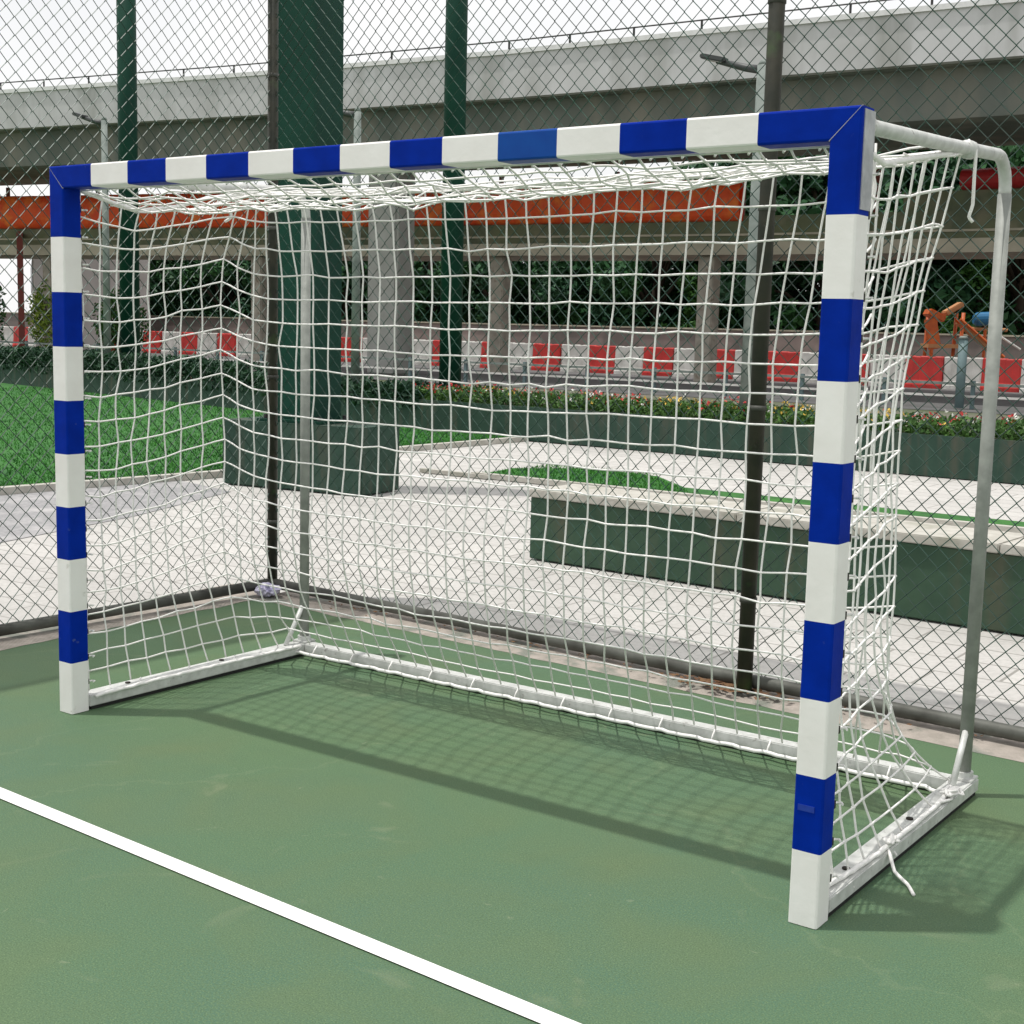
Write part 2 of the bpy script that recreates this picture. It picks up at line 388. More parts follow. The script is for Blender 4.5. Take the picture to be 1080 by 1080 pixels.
# aluminium side plate at the upper outside of the posts, and net rails with hooks behind the frame
b = MB(); b.box((W+.001, .047, 1.93), (.003, .064, .235), 'alu'); part(b, 'side_plate', goal)
b = MB(); b.box((-.001, .047, 1.93), (.003, .064, .235), 'alu'); part(b, 'side_plate', goal)
def hookrail(p0, p1, hd):
    b = MB(); p0 = Vector(p0); p1 = Vector(p1); L_ = (p1-p0).length; d = (p1-p0).normalized()
    c = (p0+p1)/2
    dim = [.028, .012, .028]; ax = 0 if abs(d.x) > .5 else 2; dim[ax] = L_
    b.box(c, dim, 'alu')
    n = int(L_/.1)
    for k in range(n+1):
        q = p0+d*(L_*(k+.5)/(n+1)) if k < n+1 else p1
        q = q+Vector(hd)*.016
        b.tube([q+Vector((0, .004, 0)), q+Vector((0, .022, 0)), q+Vector((0, .028, 0))+Vector(hd)*.012, q+Vector((0, .016, 0))+Vector(hd)*.02], .0035, 'rope', 5)
        dk = [.012, .004, .012]; b.box(q+Vector((0, .0, 0)), (.010, .016, .020), 'bolt')
    return part(b, 'net_rail', goal)
hookrail((.04, .087, .06), (.04, .087, H-.10), (1, 0, 0))
hookrail((W-.025, .087, .06), (W-.025, .087, H-.10), (1, 0, 0))
hookrail((.1, .087, H-.05), (W-.1, .087, H-.05), (0, 0, -1))
# worn sticker on the blue band low on the right post
b = MB(); b.box((W-.045, -.0008, .315), (.045, .002, .016), 'sticker'); part(b, 'sticker', goal)

# base frame
XL, XR, YB = .04, W-.04, 1.30
def basebar(c, d):
    b = MB(); b.box((c[0], c[1], .036), (d[0], d[1], .044), 'whitesteel', ch=.004)
    b.box((c[0], c[1], .007), (d[0]-.012 if d[0] < .2 else d[0]-.02, d[1]-.012 if d[1] < .2 else d[1]-.02, .014), 'gap_rubber')  # black rubber strip, its black also paints the shadow gap under the bar
    return part(b, 'base_bar', goal)
basebar((XL, (.083+YB+.04)/2, 0), (.078, YB+.04-.083, 0))
basebar((XR, (.083+YB+.04)/2, 0), (.078, YB+.04-.083, 0))
basebar(((XL+XR)/2, YB-.01, 0), (XR-XL-.082, .06, 0))
for x, y in ((XR, .30), (XR, .80), (XL, .3), (XL, .8)):
    b = MB(); b.tube([(x-.005, y, .056), (x-.005, y, .0625)], .011, 'bolt', 12); part(b, 'bolt', goal, True)
# rear uprights with bent top running forward to the post
ZT0, ZT1 = 2.022, 2.075
for x in (XL, XR):
    b = MB()
    b.tube([(x, YB, .058), (x, YB, ZT1-.11)], .0215, 'galv', 14)
    part(b, 'back_post', goal, True)
    b = MB(); pts = []
    for k in range(9):
        a = k/8*math.pi/2
        pts.append((x, YB-.10+.10*math.cos(a), ZT1-.10+.10*math.sin(a)))
    pts = [(x, YB, ZT1-.112)]+pts+[(x, .7, (ZT0+ZT1)/2), (x, .092, ZT0)]
    b.tube(pts, .0195, 'whitesteel', 14); st_ = part(b, 'side_tube', goal, True)
    b = MB(); b.box((x, .087, ZT0-.004), (.07, .010, .062), 'whitesteel', ch=.002); b.tube([(x, .09, ZT0), (x, .125, ZT0+.001)], .030, 'whitesteel', 14)
    part(b, 'tube_flange', goal)
    b = MB(); b.tube([(x, .895, (ZT0+ZT1)/2+.008), (x, .935, (ZT0+ZT1)/2+.010)], .027, 'whitesteel', 14); part(b, 'tube_collar', goal, True)
    b = MB(); b.tube([(x, YB-.005, .235), (x-.0, YB-.12, .058)], .011, 'whitesteel', 8); part(b, 'stay', goal, True)
    b = MB(); b.box((x, YB, .0625), (.075, .075, .008), 'whitesteel', ch=.002); b.tube([(x, YB, .066), (x, YB, .085)], .030, 'whitesteel', 14); part(b, 'foot_plate', goal)

# ---- net
def lerp(a, b, t): return a+(b-a)*t
def ss(t): t = max(0, min(1, t)); return t*t*(3-2*t)
def path(keys, c):
    """Catmull-free piecewise linear with small smoothing between keys (col, x, y, dz)"""
    for i in range(len(keys)-1):
        a, b_ = keys[i], keys[i+1]
        if a[0] <= c <= b_[0]:
            t = (c-a[0])/(b_[0]-a[0]); return Vector((lerp(a[1], b_[1], t), lerp(a[2], b_[2], t), lerp(a[3], b_[3], t)))
NC = 52
Tk = [(0, .05, .10, 1.975), (1.5, .045, .25, 1.945), (3, .04, .38, 1.925), (5, .045, .56, 1.955), (6.5, .07, .70, 2.000), (8, .13, .84, 2.025), (12.5, .31, .85, 2.020), (18, .80, .86, 2.012), (25, 1.44, .86, 2.008), (37.5, 2.63, .86, 2.020), (42, 3.07, .86, 2.045), (45, 3.065, .58, 2.00), (49, 3.065, .28, 1.95), (52, 3.065, .10, 1.975)]
Mk = [(0, .045, .095, -.02), (1, .03, .19, -.03), (2.5, -.0, .34, -.025), (4.5, -.03, .52, -.012), (6, -.045, .66, .012), (8, -.04, .88, .052), (9, .05, .885, .022), (10, .14, .885, -.004), (12.5, .34, .885, -.018), (25, 1.45, .90, -.022), (37.5, 2.55, .88, -.012), (40, 2.78, .87, .0), (42, 2.955, .85, .03), (44, 2.975, .70, .012), (47, 2.99, .47, -.03), (50, 3.03, .24, -.04), (52, 3.06, .095, -.03)]
Bk = [(0, .05, .10, .07), (3, .03, .42, .068), (7, .03, .83, .066), (11, .04, 1.235, .066), (12, .12, 1.255, .064), (28, 1.55, 1.258, .064), (44, 2.97, 1.258, .064), (45, 3.05, 1.22, .066), (45.8, 3.085, .99, .068), (46.8, 3.09, .70, .068), (48.2, 3.09, .46, .068), (50.2, 3.08, .26, .068), (52, 3.065, .11, .07)]
NR = 21
rn = random.Random(11)
jit = {}
def netpt(c, r):
    T = path(Tk, c); Mi = path(Mk, c); B = path(Bk, c)
    zt = T.z
    zm = 2.0-.0955*r+Mi.z
    P_ = Vector((Mi.x, Mi.y, zm))
    rt = lerp(3.2, 6.5, ss((c-24)/16))
    if r < rt:
        w = 1-(r/rt); w = w**1.25
        P_.x = lerp(Mi.x, T.x, w); P_.y = lerp(Mi.y, T.y, w)
        P_.z = zm+(zt-(2.0+Mi.z))*max(0, 1-r/2.4)
    if r > 14:
        t = (r-14)/(NR-14); w = t**1.7
        P_.x = lerp(P_.x, B.x, w); P_.y = lerp(P_.y, B.y, w)
        P_.z = lerp(P_.z, max(P_.z, .0)*0+B.z+(NR-r)*.088*(1-.12*t), ss(t))
        P_.z = max(P_.z, B.z)
    # billow of the hanging panels
    bil = math.sin(math.pi*min(1, r/NR))
    n = noise.noise_vector(Vector((c*.16, r*.17, 4.2)))
    P_ += Vector((n.x*.009, n.y*.028, n.z*.010))*bil
    key = (round(c, 2), r)
    if key not in jit: jit[key] = Vector((rn.gauss(0, .0025), rn.gauss(0, .004), rn.gauss(0, .0028)))
    e = 0 if r == 0 or r == NR else 1
    return P_+jit[key]*e
def smoothline(b, pts, r, m, n=5, sub=2):
    k = len(pts); out = []
    for i in range(k-1):
        p0 = pts[max(i-1, 0)]; p1 = pts[i]; p2 = pts[i+1]; p3 = pts[min(i+2, k-1)]
        for q in range(sub):
            t = q/sub
            # mostly straight mesh bars between knots
            cr = .5*((2*p1)+(p2-p0)*t+(2*p0-5*p1+4*p2-p3)*t*t+(3*p1-p0-3*p2+p3)*t*t*t)
            ln = p1.lerp(p2, t)
            out.append(ln.lerp(cr, .5))
    out.append(pts[-1]); b.tube(out, r, m, n)
RR = .0035
b = MB()
grid = [[netpt(c, r) for r in range(NR+1)] for c in range(NC+1)]
for c in range(NC+1): smoothline(b, grid[c], RR, 'rope')
for r in range(1, NR): smoothline(b, [grid[c][r] for c in range(NC+1)], RR, 'rope')
for c in range(NC+1):
    for r in range(1, NR):
        b.knot(grid[c][r]+Vector((0, 0, 0)), RR*2.1, 'rope')
# roof
NX, NY = 34, 11
def roofpt(i, j):
    u = i/NX; v = j/NY
    back = grid[8+i][0]
    front = Vector((lerp(.09, W-.09, u), .115, 1.962))
    lc = v*8; rc = 52-v*10
    left = path(Tk, lc); right = path(Tk, rc)
    c00 = Vector((.09, .115, 1.962)); c10 = Vector((W-.09, .115, 1.962))
    c01 = path(Tk, 8); c11 = path(Tk, 42)
    P_ = front*(1-v)+back*v+left*(1-u)+right*u-(c00*(1-u)*(1-v)+c10*u*(1-v)+c01*(1-u)*v+c11*u*v)
    if 0 < j < NY: P_.z -= .020*math.sin(math.pi*v)*(.3+math.sin(math.pi*u))
    if 0 < j < NY: P_ += Vector((rn.gauss(0, .005), rn.gauss(0, .005), rn.gauss(0, .005)))
    if 0 < j < NY: P_.z += .016*noise.noise(Vector((i*.35, j*.5, 1)))
    return P_
rg_ = [[roofpt(i, j) for j in range(NY+1)] for i in range(NX+1)]
for i in range(NX+1): smoothline(b, rg_[i], RR, 'rope')
for j in range(0, NY): smoothline(b, [rg_[i][j] for i in range(NX+1)], RR, 'rope')
for i in range(NX+1):
    for j in range(1, NY): b.knot(rg_[i][j], RR*2.1, 'rope')
# slack gathered net along the rear top edge (second layer lying on the roof)
for j, (dy, dz) in enumerate(((-.05, -.010), (-.10, -.018), (-.16, -.012))):
    pts = []
    for c in range(9, 43):
        p = path(Tk, c); pts.append(p+Vector((0, dy+rn.gauss(0, .01), dz+.008+rn.gauss(0, .007))))
    smoothline(b, pts, RR, 'rope')
for c in range(9, 42):
    p = path(Tk, c+.5); smoothline(b, [p, p+Vector((rn.gauss(.02, .01), -.07, -.012)), p+Vector((rn.gauss(.05, .01), -.17, -.01))], RR, 'rope')
# gathered folds by the right post
for k in range(4):
    yy = .16+.05*k
    pts = []
    for r in range(0, 9):
        pts.append(Vector((3.052-.01*k+rn.gauss(0, .006), yy+.05*math.sin(r*.5+k)+rn.gauss(0, .006), 1.985-.105*r+.01*k)))
    smoothline(b, pts, RR, 'rope')
for r in range(1, 8):
    pts = [Vector((3.06, .10, 1.96-.1*r+.03)), Vector((3.045, .17, 1.93-.1*r)), Vector((3.03, .25, 1.915-.1*r)), Vector((3.02, .34, 1.945-.1*r)), Vector((3.0, .42, 1.97-.1*r))]
    smoothline(b, pts, RR, 'rope')
net = part(b, 'net', goal, True)
# hem ropes: top edge and bottom edge
b = MB()
pts = [path(Tk, c*.5)+Vector((0, 0, .0)) for c in range(0, NC*2+1)]
b.tube(pts, [.008 if (c < 16 or c > 84) else .0115 for c in range(0, NC*2+1)], 'rope', 7)
for c in range(0, NC*4):
    p = path(Tk, c*.25); q = path(Tk, c*.25+.2); o_ = Vector((0, .007, .007)) if c % 2 else Vector((0, -.007, -.007))
    b.tube([p+o_, q-o_], .004, 'rope', 5)
part(b, 'top_hem_rope', net, True)
b = MB(); pts = []
for c in range(0, NC*3+1):
    p = path(Bk, c/3); s_ = .006*math.sin(c*1.3)
    out = Vector((0, 0, 0))
    col = c/3
    if col <= 11: out = Vector((.044, 0, -.014))      # rope lies along the bars' inner lower edges
    elif col <= 45: out = Vector((0, -.036, -.040))
    else: out = Vector((.012, 0, -.004))
    pts.append(p+out+Vector((0, s_, abs(s_)*.6)))
b.tube(pts, .0075, 'rope', 7)
for c in range(0, NC*2, 5):
    if 0 < c/2 < 52:
        p = path(Bk, c/2); b.tube([p, p+Vector((.012 if c/2 < 11 or c/2 > 45 else 0, -.02, -.02)), p+Vector((.03 if (c/2 < 11 or c/2 > 45) else 0, -.03, -.036))], .0035, 'rope', 5)
part(b, 'bottom_hem_rope', net, True)
# tie ropes and clumps
def tie(pts, r=.0045, clump=None, n=14):
    b = MB(); smoothline(b, [Vector(p) for p in pts], r, 'rope', 6, 3)
    if clump:
        c = Vector(clump); q = []
        for k in range(n): q.append(c+Vector((rn.gauss(0, .016), rn.gauss(0, .020), abs(rn.gauss(0, .010)))))
        smoothline(b, q, r, 'rope', 6, 3)
    return part(b, 'tie_rope', net, True)
tie([(3.10, .52, .062), (3.118, .50, .05), (3.15, .455, .022), (3.20, .425, .006), (3.235, .37, .006)], .0055, (3.10, .54, .075))
tie([(3.09, 1.10, .07), (3.11, 1.06, .06), (3.10, .98, .07)], .005, (3.095, 1.08, .075), 20)
tie([(3.07, .915, 2.085), (3.095, .913, 2.055), (3.095, .915, 1.98), (3.096, .915, 1.90), (3.088, .912, 1.865), (3.098, .92, 1.85)], .005)
tie([(3.04, .80, 2.035), (3.06, .9, 2.045), (3.07, .915, 2.05)], .006, (3.045, .82, 2.035), 10)
tie([(.13, .84, 2.025), (.10, .9, 2.05), (.04, .95, 2.055)], .005)
tie([(.02, .86, 1.99), (.03, .87, 1.94), (.0, .86, 1.92)], .006)
tie([(3.07, .10, .64), (3.07, .13, .6)], .004)

# ------------------------------------------------------------------ chain link fences
D_ = .080; FH = 4.4
def chain_link(length, height):
    """local coordinates: along x, up z; woven zigzag wires"""
    b = MB(); nc = int(length/(D_/2)); nr = int(height/(D_/2))
    ring = .0028
    for c in range(nc):
        x = c*D_/2+D_/4
        vs = []; fs = []
        k0 = None
        for r in range(nr+1):
            xx = x+(D_/4 if ((r+c) % 2) else -D_/4); z = .035+r*D_/2
            xx += .0; yy = .0022 if ((r+c) % 2) else -.0022
            wob = noise.noise(Vector((round(x/.6)*1.3, z*1.3, 7)))*.0
            vs += [(xx+wob-ring, yy, z), (xx+wob, yy-ring, z), (xx+wob+ring, yy, z), (xx+wob, yy+ring, z)]
        for r in range(nr):
            for j in range(4): fs.append((r*4+j, r*4+(j+1) % 4, r*4+4+(j+1) % 4, r*4+4+j))
        b.add(vs, fs, 'wire')
    return b
def fence(p, ang, length, posts, label, cornerpost):
    root = empty('chain_link_fence', (p[0], p[1], 0), label, 'fence', 'chain link fences around the court', ang)
    m = chain_link(length, FH-.05).build('wire_mesh', root)
    b = MB(); b.tube([(0, -.004, .062), (length*.33, -.004, .052), (length*.66, -.004, .06), (length, -.004, .052)], .029, 'frail', 12); b.build('bottom_rail', root, True)
    b = MB(); b.tube([(0, 0, FH), (length, 0, FH)], .028, 'frail', 12); b.build('top_rail', root, True)
    for x, r, y in posts:
        b = MB(); b.tube([(x, y, 0), (x, y, FH+.04)], r, 'fpost', 14); b.tube([(x, y, FH+.04), (x, y, FH+.08)], [r*1.1, r*.3], 'fpost', 14)
        b.tube([(x, y, 0), (x, y, .02)], r*1.5, 'frail', 14)
        for z in (.4, 1.2, 2.0, 2.8, 3.6): b.tube([(x, y, z), (x, y, z+.02)], r+.004, 'frail', 14)
        b.build('post', root, True)
    return root
ang = math.atan(FK)
fence((FX0, FY0), ang, 8.6, [(3.025, .033, -.06), (6.6, .033, -.06)], 'tall green chain link fence behind the goal with dark posts and low grey rail', False)
f2 = fence((FX0, FY0), ang-math.pi/2, 5.6, [(0.0, .028, .0), (3.3, .03, 0)], 'tall chain link fence left of the goal running back to the corner post', True)

# plastic litter at the fence corner, leaves by the post
b = MB(); c = Vector((-1.02, 2.10, .045)); rq = random.Random(5)
bm = bmesh.new(); bmesh.ops.create_icosphere(bm, subdivisions=3, radius=.06)
for v in bm.verts:
    n = noise.noise(v.co*38)+.6*noise.noise(v.co*80); v.co = Vector((v.co.x*1.3, v.co.y*.9, v.co.z*.6))*(1+.45*n)
bm.verts.index_update()
b.add([v.co+c for v in bm.verts], [tuple(v.index for v in f.verts) for f in bm.faces], 'bag'); bm.free()
b.v = [(x-c.x, y-c.y, z-c.z) for x, y, z in b.v]; o = b.build('plastic_bag'); o.location = c
tag(o, 'crumpled pale grey violet plastic bag at the foot of the fence corner post', 'litter')
b = MB()
for k in range(160):
    x = rq.gauss(1.85, .12); y = fy(x)-.06+rq.gauss(0, .045); a = rq.uniform(0, 6.28); s_ = rq.uniform(.012, .03); t_ = rq.uniform(-.012, .012)
    b.add([(x+math.cos(a)*s_, y+math.sin(a)*s_, .026+abs(t_)), (x+math.cos(a+1.9)*s_*.5, y+math.sin(a+1.9)*s_*.5, .024), (x-math.cos(a)*s_, y-math.sin(a)*s_, .024+abs(t_)), (x+math.cos(a-1.9)*s_*.5, y+math.sin(a-1.9)*s_*.5, .03)], [(0, 1, 2, 3)], 'brownleaf')
for k in range(140):
    x = rq.uniform(-.9, 3.6); y = fy(x)-.03+rq.gauss(0, .04); a = rq.uniform(0, 6.28); s_ = rq.uniform(.006, .016)
    b.add([(x+math.cos(a)*s_, y+math.sin(a)*s_, .03), (x+math.cos(a+1.9)*s_*.5, y+math.sin(a+1.9)*s_*.5, .026), (x-math.cos(a)*s_, y-math.sin(a)*s_, .027), (x+math.cos(a-1.9)*s_*.5, y+math.sin(a-1.9)*s_*.5, .031)], [(0, 1, 2, 3)], 'brownleaf')
tag(b.build('dead_leaves'), 'brown dead leaves and grit gathered under the fence rail', 'leaves', kind='stuff')

# ------------------------------------------------------------------ bench wall beyond the fence
def bfy(x): return 4.19-.055*(x+.72)
bw = empty('bench_wall', (-.72, 4.19, 0), 'long low green bench wall with pale concrete top behind the fence', 'bench wall', rz=math.atan(-.055))
b = MB(); b.box((4.6, .235, .205), (9.2, .46, .41), 'bench', ch=.006); b.build('wall_block', bw)
b = MB()
for k in range(6): b.box((.80+1.55*k-.03, .235, .436), (1.542, .50, .05), 'cap', ch=.006)
b.build('top_slab', bw)
# plinth with the wide green column
pr_ = empty('green_column', (-4.50, 6.05, 0), 'wide dark green steel column rising from a square green plinth', 'column', rz=R_(8))
b = MB(); b.box((0, 0, .30), (1.56, .62, .60), 'plinth', ch=.01); b.build('plinth', pr_)
b = MB(); b.box((-.06, 0, 4.9), (.47, .34, 8.6), 'green_steel', ch=.012)
b.box((-.06+.245, 0, 4.9), (.025, .40, 8.59), 'green_steel2'); b.box((-.06-.245, 0, 4.9), (.025, .40, 8.59), 'green_steel2'); b.build('shaft', pr_)
b = MB(); b.box((-.06, 0, .613), (.72, .52, .026), 'green_steel', ch=.004)
for sx in (-.3, .3):
    for sy in (-.2, .2): b.tube([(-.06+sx, sy, .626), (-.06+sx, sy, .665)], .018, 'darkmetal', 8)
b.build('base_plate', pr_)
for lab, x, y, r in (('slim dark green steel mast behind the hedge left of the wide column', -18.6, 15.4, .20), ('slim dark green steel mast behind the flower wall right of the wide column', -8.3, 12.95, .165)):
    root = empty('steel_mast', (x, y, 0), lab, 'mast', 'dark green steel masts beyond the fence')
    b = MB(); b.tube([(0, 0, 0), (0, 0, 11)], [r, r*.93], 'green_steel', 20); b.build('shaft', root, True)
    b = MB(); b.tube([(0, 0, 0), (0, 0, .05)], r*1.7, 'green_steel2', 16); b.build('base_flange', root)
    b = MB(); b.tube([(0, 0, 11), (0, 0, 11.05)], r*1.05, 'green_steel2', 16); b.build('top_cap', root)

# ------------------------------------------------------------------ planter wall, hedge and flowers
WP = [(-34, 16.5), (-22.4, 14.9), (-15.8, 13.6), (-8.3, 12.1), (-5.2, 12.0), (-.9, 11.75), (.4, 11.7), (12, 11.5)]
def wy(x):
    for (a, ya), (c, yc) in zip(WP, WP[1:]):
        if a <= x <= c: return lerp(ya, yc, (x-a)/(c-a))
    return WP[-1][1]
pw = empty('planter_wall', (0, 11.7, 0), 'long dark green planter wall at the far side of the paving', 'planter wall')
b = MB()
n = len(WP)
vs = [(x, y, 0) for x, y in WP]+[(x, y, .45) for x, y in WP]+[(x, y+.14, .45) for x, y in WP]+[(x, y+.14, .40) for x, y in WP]
b.add(vs, [(i+j*n, i+1+j*n, i+1+(j+1)*n, i+(j+1)*n) for i in range(n-1) for j in range(3)], 'plinth'); part(b, 'wall', pw)
b = MB()
vs = [(x, y+.14, .42) for x, y in WP]+[(x, y+1.3, .42) for x, y in WP]+[(x, y+1.3, 0) for x, y in WP]
b.add(vs, [(i+j*n, i+1+j*n, i+1+(j+1)*n, i+(j+1)*n) for i in range(n-1) for j in range(2)], 'soil'); part(b, 'soil_bed', pw)

def leaf(b, p, s, m, rg, up=.3):
    d = Vector((rg.gauss(0, 1), rg.gauss(0, 1), rg.gauss(0, 1)+up)).normalized()
    u = d.orthogonal().normalized(); w = d.cross(u)
    a = rg.uniform(0, 6.28); e1 = (u*math.cos(a)+w*math.sin(a))*s; e2 = (w*math.cos(a)-u*math.sin(a))*s*.5
    b.add([p-e1, p+e2, p+e1, p-e2], [(0, 1, 2, 3)], m)
rg = random.Random(21)
b = MB()
for k in range(17000):
    x = rg.uniform(-8.4, 7); hh = .13+.16*(.5+.5*noise.noise(Vector((x*1.7, 0, 3))))
    p = Vector((x, wy(x)+.05+rg.random()**1.5*.8, .42+rg.random()*hh))
    leaf(b, p, rg.uniform(.02, .05), 'leaf_bed', rg)
for k in range(900):
    x = rg.uniform(-8.4, 7); cl = noise.noise(Vector((x*1.1, 5, 3)))
    hh = .15+.17*(.5+.5*noise.noise(Vector((x*1.7, 0, 3))))
    p = Vector((x, wy(x)+rg.random()*.5, .45+hh*rg.uniform(.5, 1.05)))
    m = 'fl_y' if cl > .12 else ('fl_r' if rg.random() < .7 else 'fl_w')
    if rg.random() < .25: m = rg.choice(['fl_y', 'fl_r', 'fl_w'])
    for q in range(3): leaf(b, p+Vector((rg.gauss(0, .012), rg.gauss(0, .012), rg.gauss(0, .01))), rg.uniform(.014, .026), m, rg)
tag(b.build('flower_bed'), 'low green bedding plants with yellow, red and white flowers along the planter wall', 'flowers', kind='stuff')
b = MB()
for k in range(26000):
    x = rg.uniform(-30, -8.2); hh = .34+.10*noise.noise(Vector((x*1.3, 0, 8)))
    if x < -13: hh += .16
    q = rg.random(); p = Vector((x, wy(x)-.02+(rg.random()**2)*1.0, .30+rg.random()**.7*hh))
    leaf(b, p, rg.uniform(.03, .07), 'leaf_hedge', rg)
tag(b.build('clipped_hedge'), 'dark clipped hedge along the back of the lawn at left', 'hedge')

# ------------------------------------------------------------------ lamp posts in the planter
def lamp(x, h, r, label, s=1.0):
    y = wy(x)+.35
    root = empty('lamp_post', (x, y, .38), label, 'lamp post', 'grey lamp posts along the planter wall')
    b = MB(); b.tube([(0, 0, 0), (0, 0, h)], [r, r*.78], 'lamp_grey', 16); b.tube([(0, 0, h), (0, 0, h+.06)], [r*.78, r*.5], 'lamp_grey', 16); b.build('pole', root, True)
    b = MB(); b.tube([(-.02, 0, h-.05), (-.25, -.02, h-.01), (-.62, -.05, h+.10)], [.055, .045, .035], 'lamp_head', 8); b.build('arm', root, True)
    b = MB()
    b.box((-.66, -.05, h+.13), (.34, .16, .06), 'lamp_head', ch=.015, tilt=Matrix.Rotation(R_(14), 3, 'Y')); hd = b.build('lamp_head', root)
    b = MB(); b.box((-.66, -.05, h+.098), (.24, .11, .012), 'lens', tilt=Matrix.Rotation(R_(14), 3, 'Y')); b.build('lens', hd)
    return root
lamp(-3.06, 4.28, .128, 'stout grey lamp post behind the fence post right of the goal centre')
lamp(-10.05, 4.3, .07, 'slim grey lamp post just right of the wide green column', .8)
lamp(-18.05, 4.9, .075, 'small grey lamp post beside the left mast above the hedge', .8)

# ------------------------------------------------------------------ viaduct
VP = [(-80, 18.5), (-58, 21.8), (-37.2, 25.2), (-27, 26.9), (-18.1, 27.9), (-4.7, 28.5), (25, 28.7), (60, 28.7)]
via = empty('viaduct', (-18, 28, 0), 'long concrete road viaduct crossing above the far road', 'viaduct')
def sweep(b, prof_, m, pts=VP, close=True):
    k = len(prof_); n = len(pts)
    vs = []
    for x, y in pts: vs += [(x, y+a, z) for a, z in prof_]
    fs = []
    for i in range(n-1):
        for j in range(k if close else k-1): fs.append((i*k+j, i*k+(j+1) % k, (i+1)*k+(j+1) % k, (i+1)*k+j))
    b.add(vs, fs, m)
b = MB(); sweep(b, [(0, 7.66), (.28, 7.66), (.28, 8.80), (0, 8.80)], 'concrete'); part(b, 'parapet', via)
b = MB(); sweep(b, [(-.05, 8.80), (.34, 8.80), (.34, 8.92), (-.05, 8.92)], 'parcap'); part(b, 'parapet_cap', via)
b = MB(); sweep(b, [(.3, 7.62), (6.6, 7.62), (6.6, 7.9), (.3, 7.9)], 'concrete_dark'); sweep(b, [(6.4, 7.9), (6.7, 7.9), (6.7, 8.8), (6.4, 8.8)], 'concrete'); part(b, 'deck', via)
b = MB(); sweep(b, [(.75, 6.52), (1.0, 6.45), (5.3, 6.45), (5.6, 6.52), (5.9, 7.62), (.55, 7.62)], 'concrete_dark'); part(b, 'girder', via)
def vpt(x):
    for (a, ya), (c, yc) in zip(VP, VP[1:]):
        if a <= x <= c: return lerp(ya, yc, (x-a)/(c-a))
rl = MB(); pts = [(x, vpt(x)+.1, 9.17) for x in range(-70, 30, 2)]
rl.tube([tuple(p) for p in pts], .02, 'darkmetal', 6)
rl2 = part(rl, 'parapet_rail', via)
x = -62.0
while x < 14:
    pm = MB(); pm.tube([(x, vpt(x)+.1, 8.92), (x, vpt(x)+.1, 9.18)], .03, 'darkmetal', 6); part(pm, 'rail_post', via); x += 1.9
for x, wdt in ((-23.45, 1.2), (-46, 1.2), (9, 1.2)):
    y = vpt(x)+1.9
    b = MB(); b.box((x, y, 3.2), (wdt, .9, 6.5), 'colgrey', ch=.08); part(b, 'pier', via)

# elevated walkway under the viaduct
KP = [(-62, 23.0), (-40.1, 29.0), (-27, 32.0), (-13.5, 33.6), (-5.8, 33.6), (30, 33.6)]
walk = empty('elevated_walkway', (-18, 33, 0), 'elevated walkway with orange red sheeting and beige beam under the viaduct', 'walkway')
def ksec(x0, x1):
    out = []
    xs = [x0]+[a for a, _ in KP if x0 < a < x1]+[x1]
    for x in xs:
        for (a, ya), (c, yc) in zip(KP, KP[1:]):
            if a <= x <= c: out.append((x, lerp(ya, yc, (x-a)/(c-a)))); break
    return out
b = MB(); sweep(b, [(0, 3.75), (3.2, 3.75), (3.2, 4.12), (0, 4.12)], 'beige', KP); part(b, 'beam', walk)
b = MB(); sweep(b, [(.12, 4.12), (.3, 4.12), (.3, 4.86), (.12, 4.86)], 'olive', KP); sweep(b, [(.06, 4.30), (.12, 4.30), (.12, 4.36), (.06, 4.36)], 'beige', KP); part(b, 'fascia_panel', walk)
b = MB(); sweep(b, [(.10, 4.86), (.28, 4.86), (.28, 5.36), (.10, 5.36)], 'olive', [(-9.2, 33.6), (30, 33.6)]); part(b, 'fascia_panel', walk)
def corr(b, x0, x1, z0, z1, m):
    pts = ksec(x0, x1); dense = []
    for (xa, ya), (xb, yb) in zip(pts, pts[1:]):
        kk = max(1, int((xb-xa)/.35))
        for i in range(kk): dense.append((lerp(xa, xb, i/kk), lerp(ya, yb, i/kk)))
    dense.append(pts[-1])
    prf = [(x, y+.02+(.09 if i % 2 else 0)) for i, (x, y) in enumerate(dense)]
    hz = (z1-z0)/2; zc = (z0+z1)/2; sweep(b, [(-.30*math.cos(a_), zc+hz*math.sin(a_)) for a_ in [R_(q_) for q_ in range(-90, 91, 20)]]+[(.05, z1), (.05, z0)], m, prf)
b = MB(); corr(b, -60, -13.9, 4.72, 5.92, 'orange'); part(b, 'orange_sheeting', walk)
b = MB(); corr(b, -7.6, 8, 5.36, 5.90, 'darkred'); part(b, 'red_sheeting', walk)
for x in range(-58, 10, 4):
    b = MB(); y = ksec(x, x+.1)[0][1]; b.box((x, y+.22, 5.3), (.12, .10, 1.9), 'rust'); part(b, 'sheeting_post', walk)
for x in (-50, -40.5, -31.5, -22.2, -15.12):
    y = ksec(x, x+.1)[0][1]+.6
    b = MB(); b.box((x, y, 1.87), (.52, .5, 3.74), 'colbeige', ch=.03); part(b, 'column', walk)

# wall and trees behind the road
b = MB(); b.box((-35, 46.0, .80), (130, .3, 1.6), 'pinkwall'); b.box((-35, 46.0, 1.63), (130, .42, .06), 'beige')
tag(b.build('boundary_wall'), 'long pinkish grey wall on the far side of the road', 'wall')

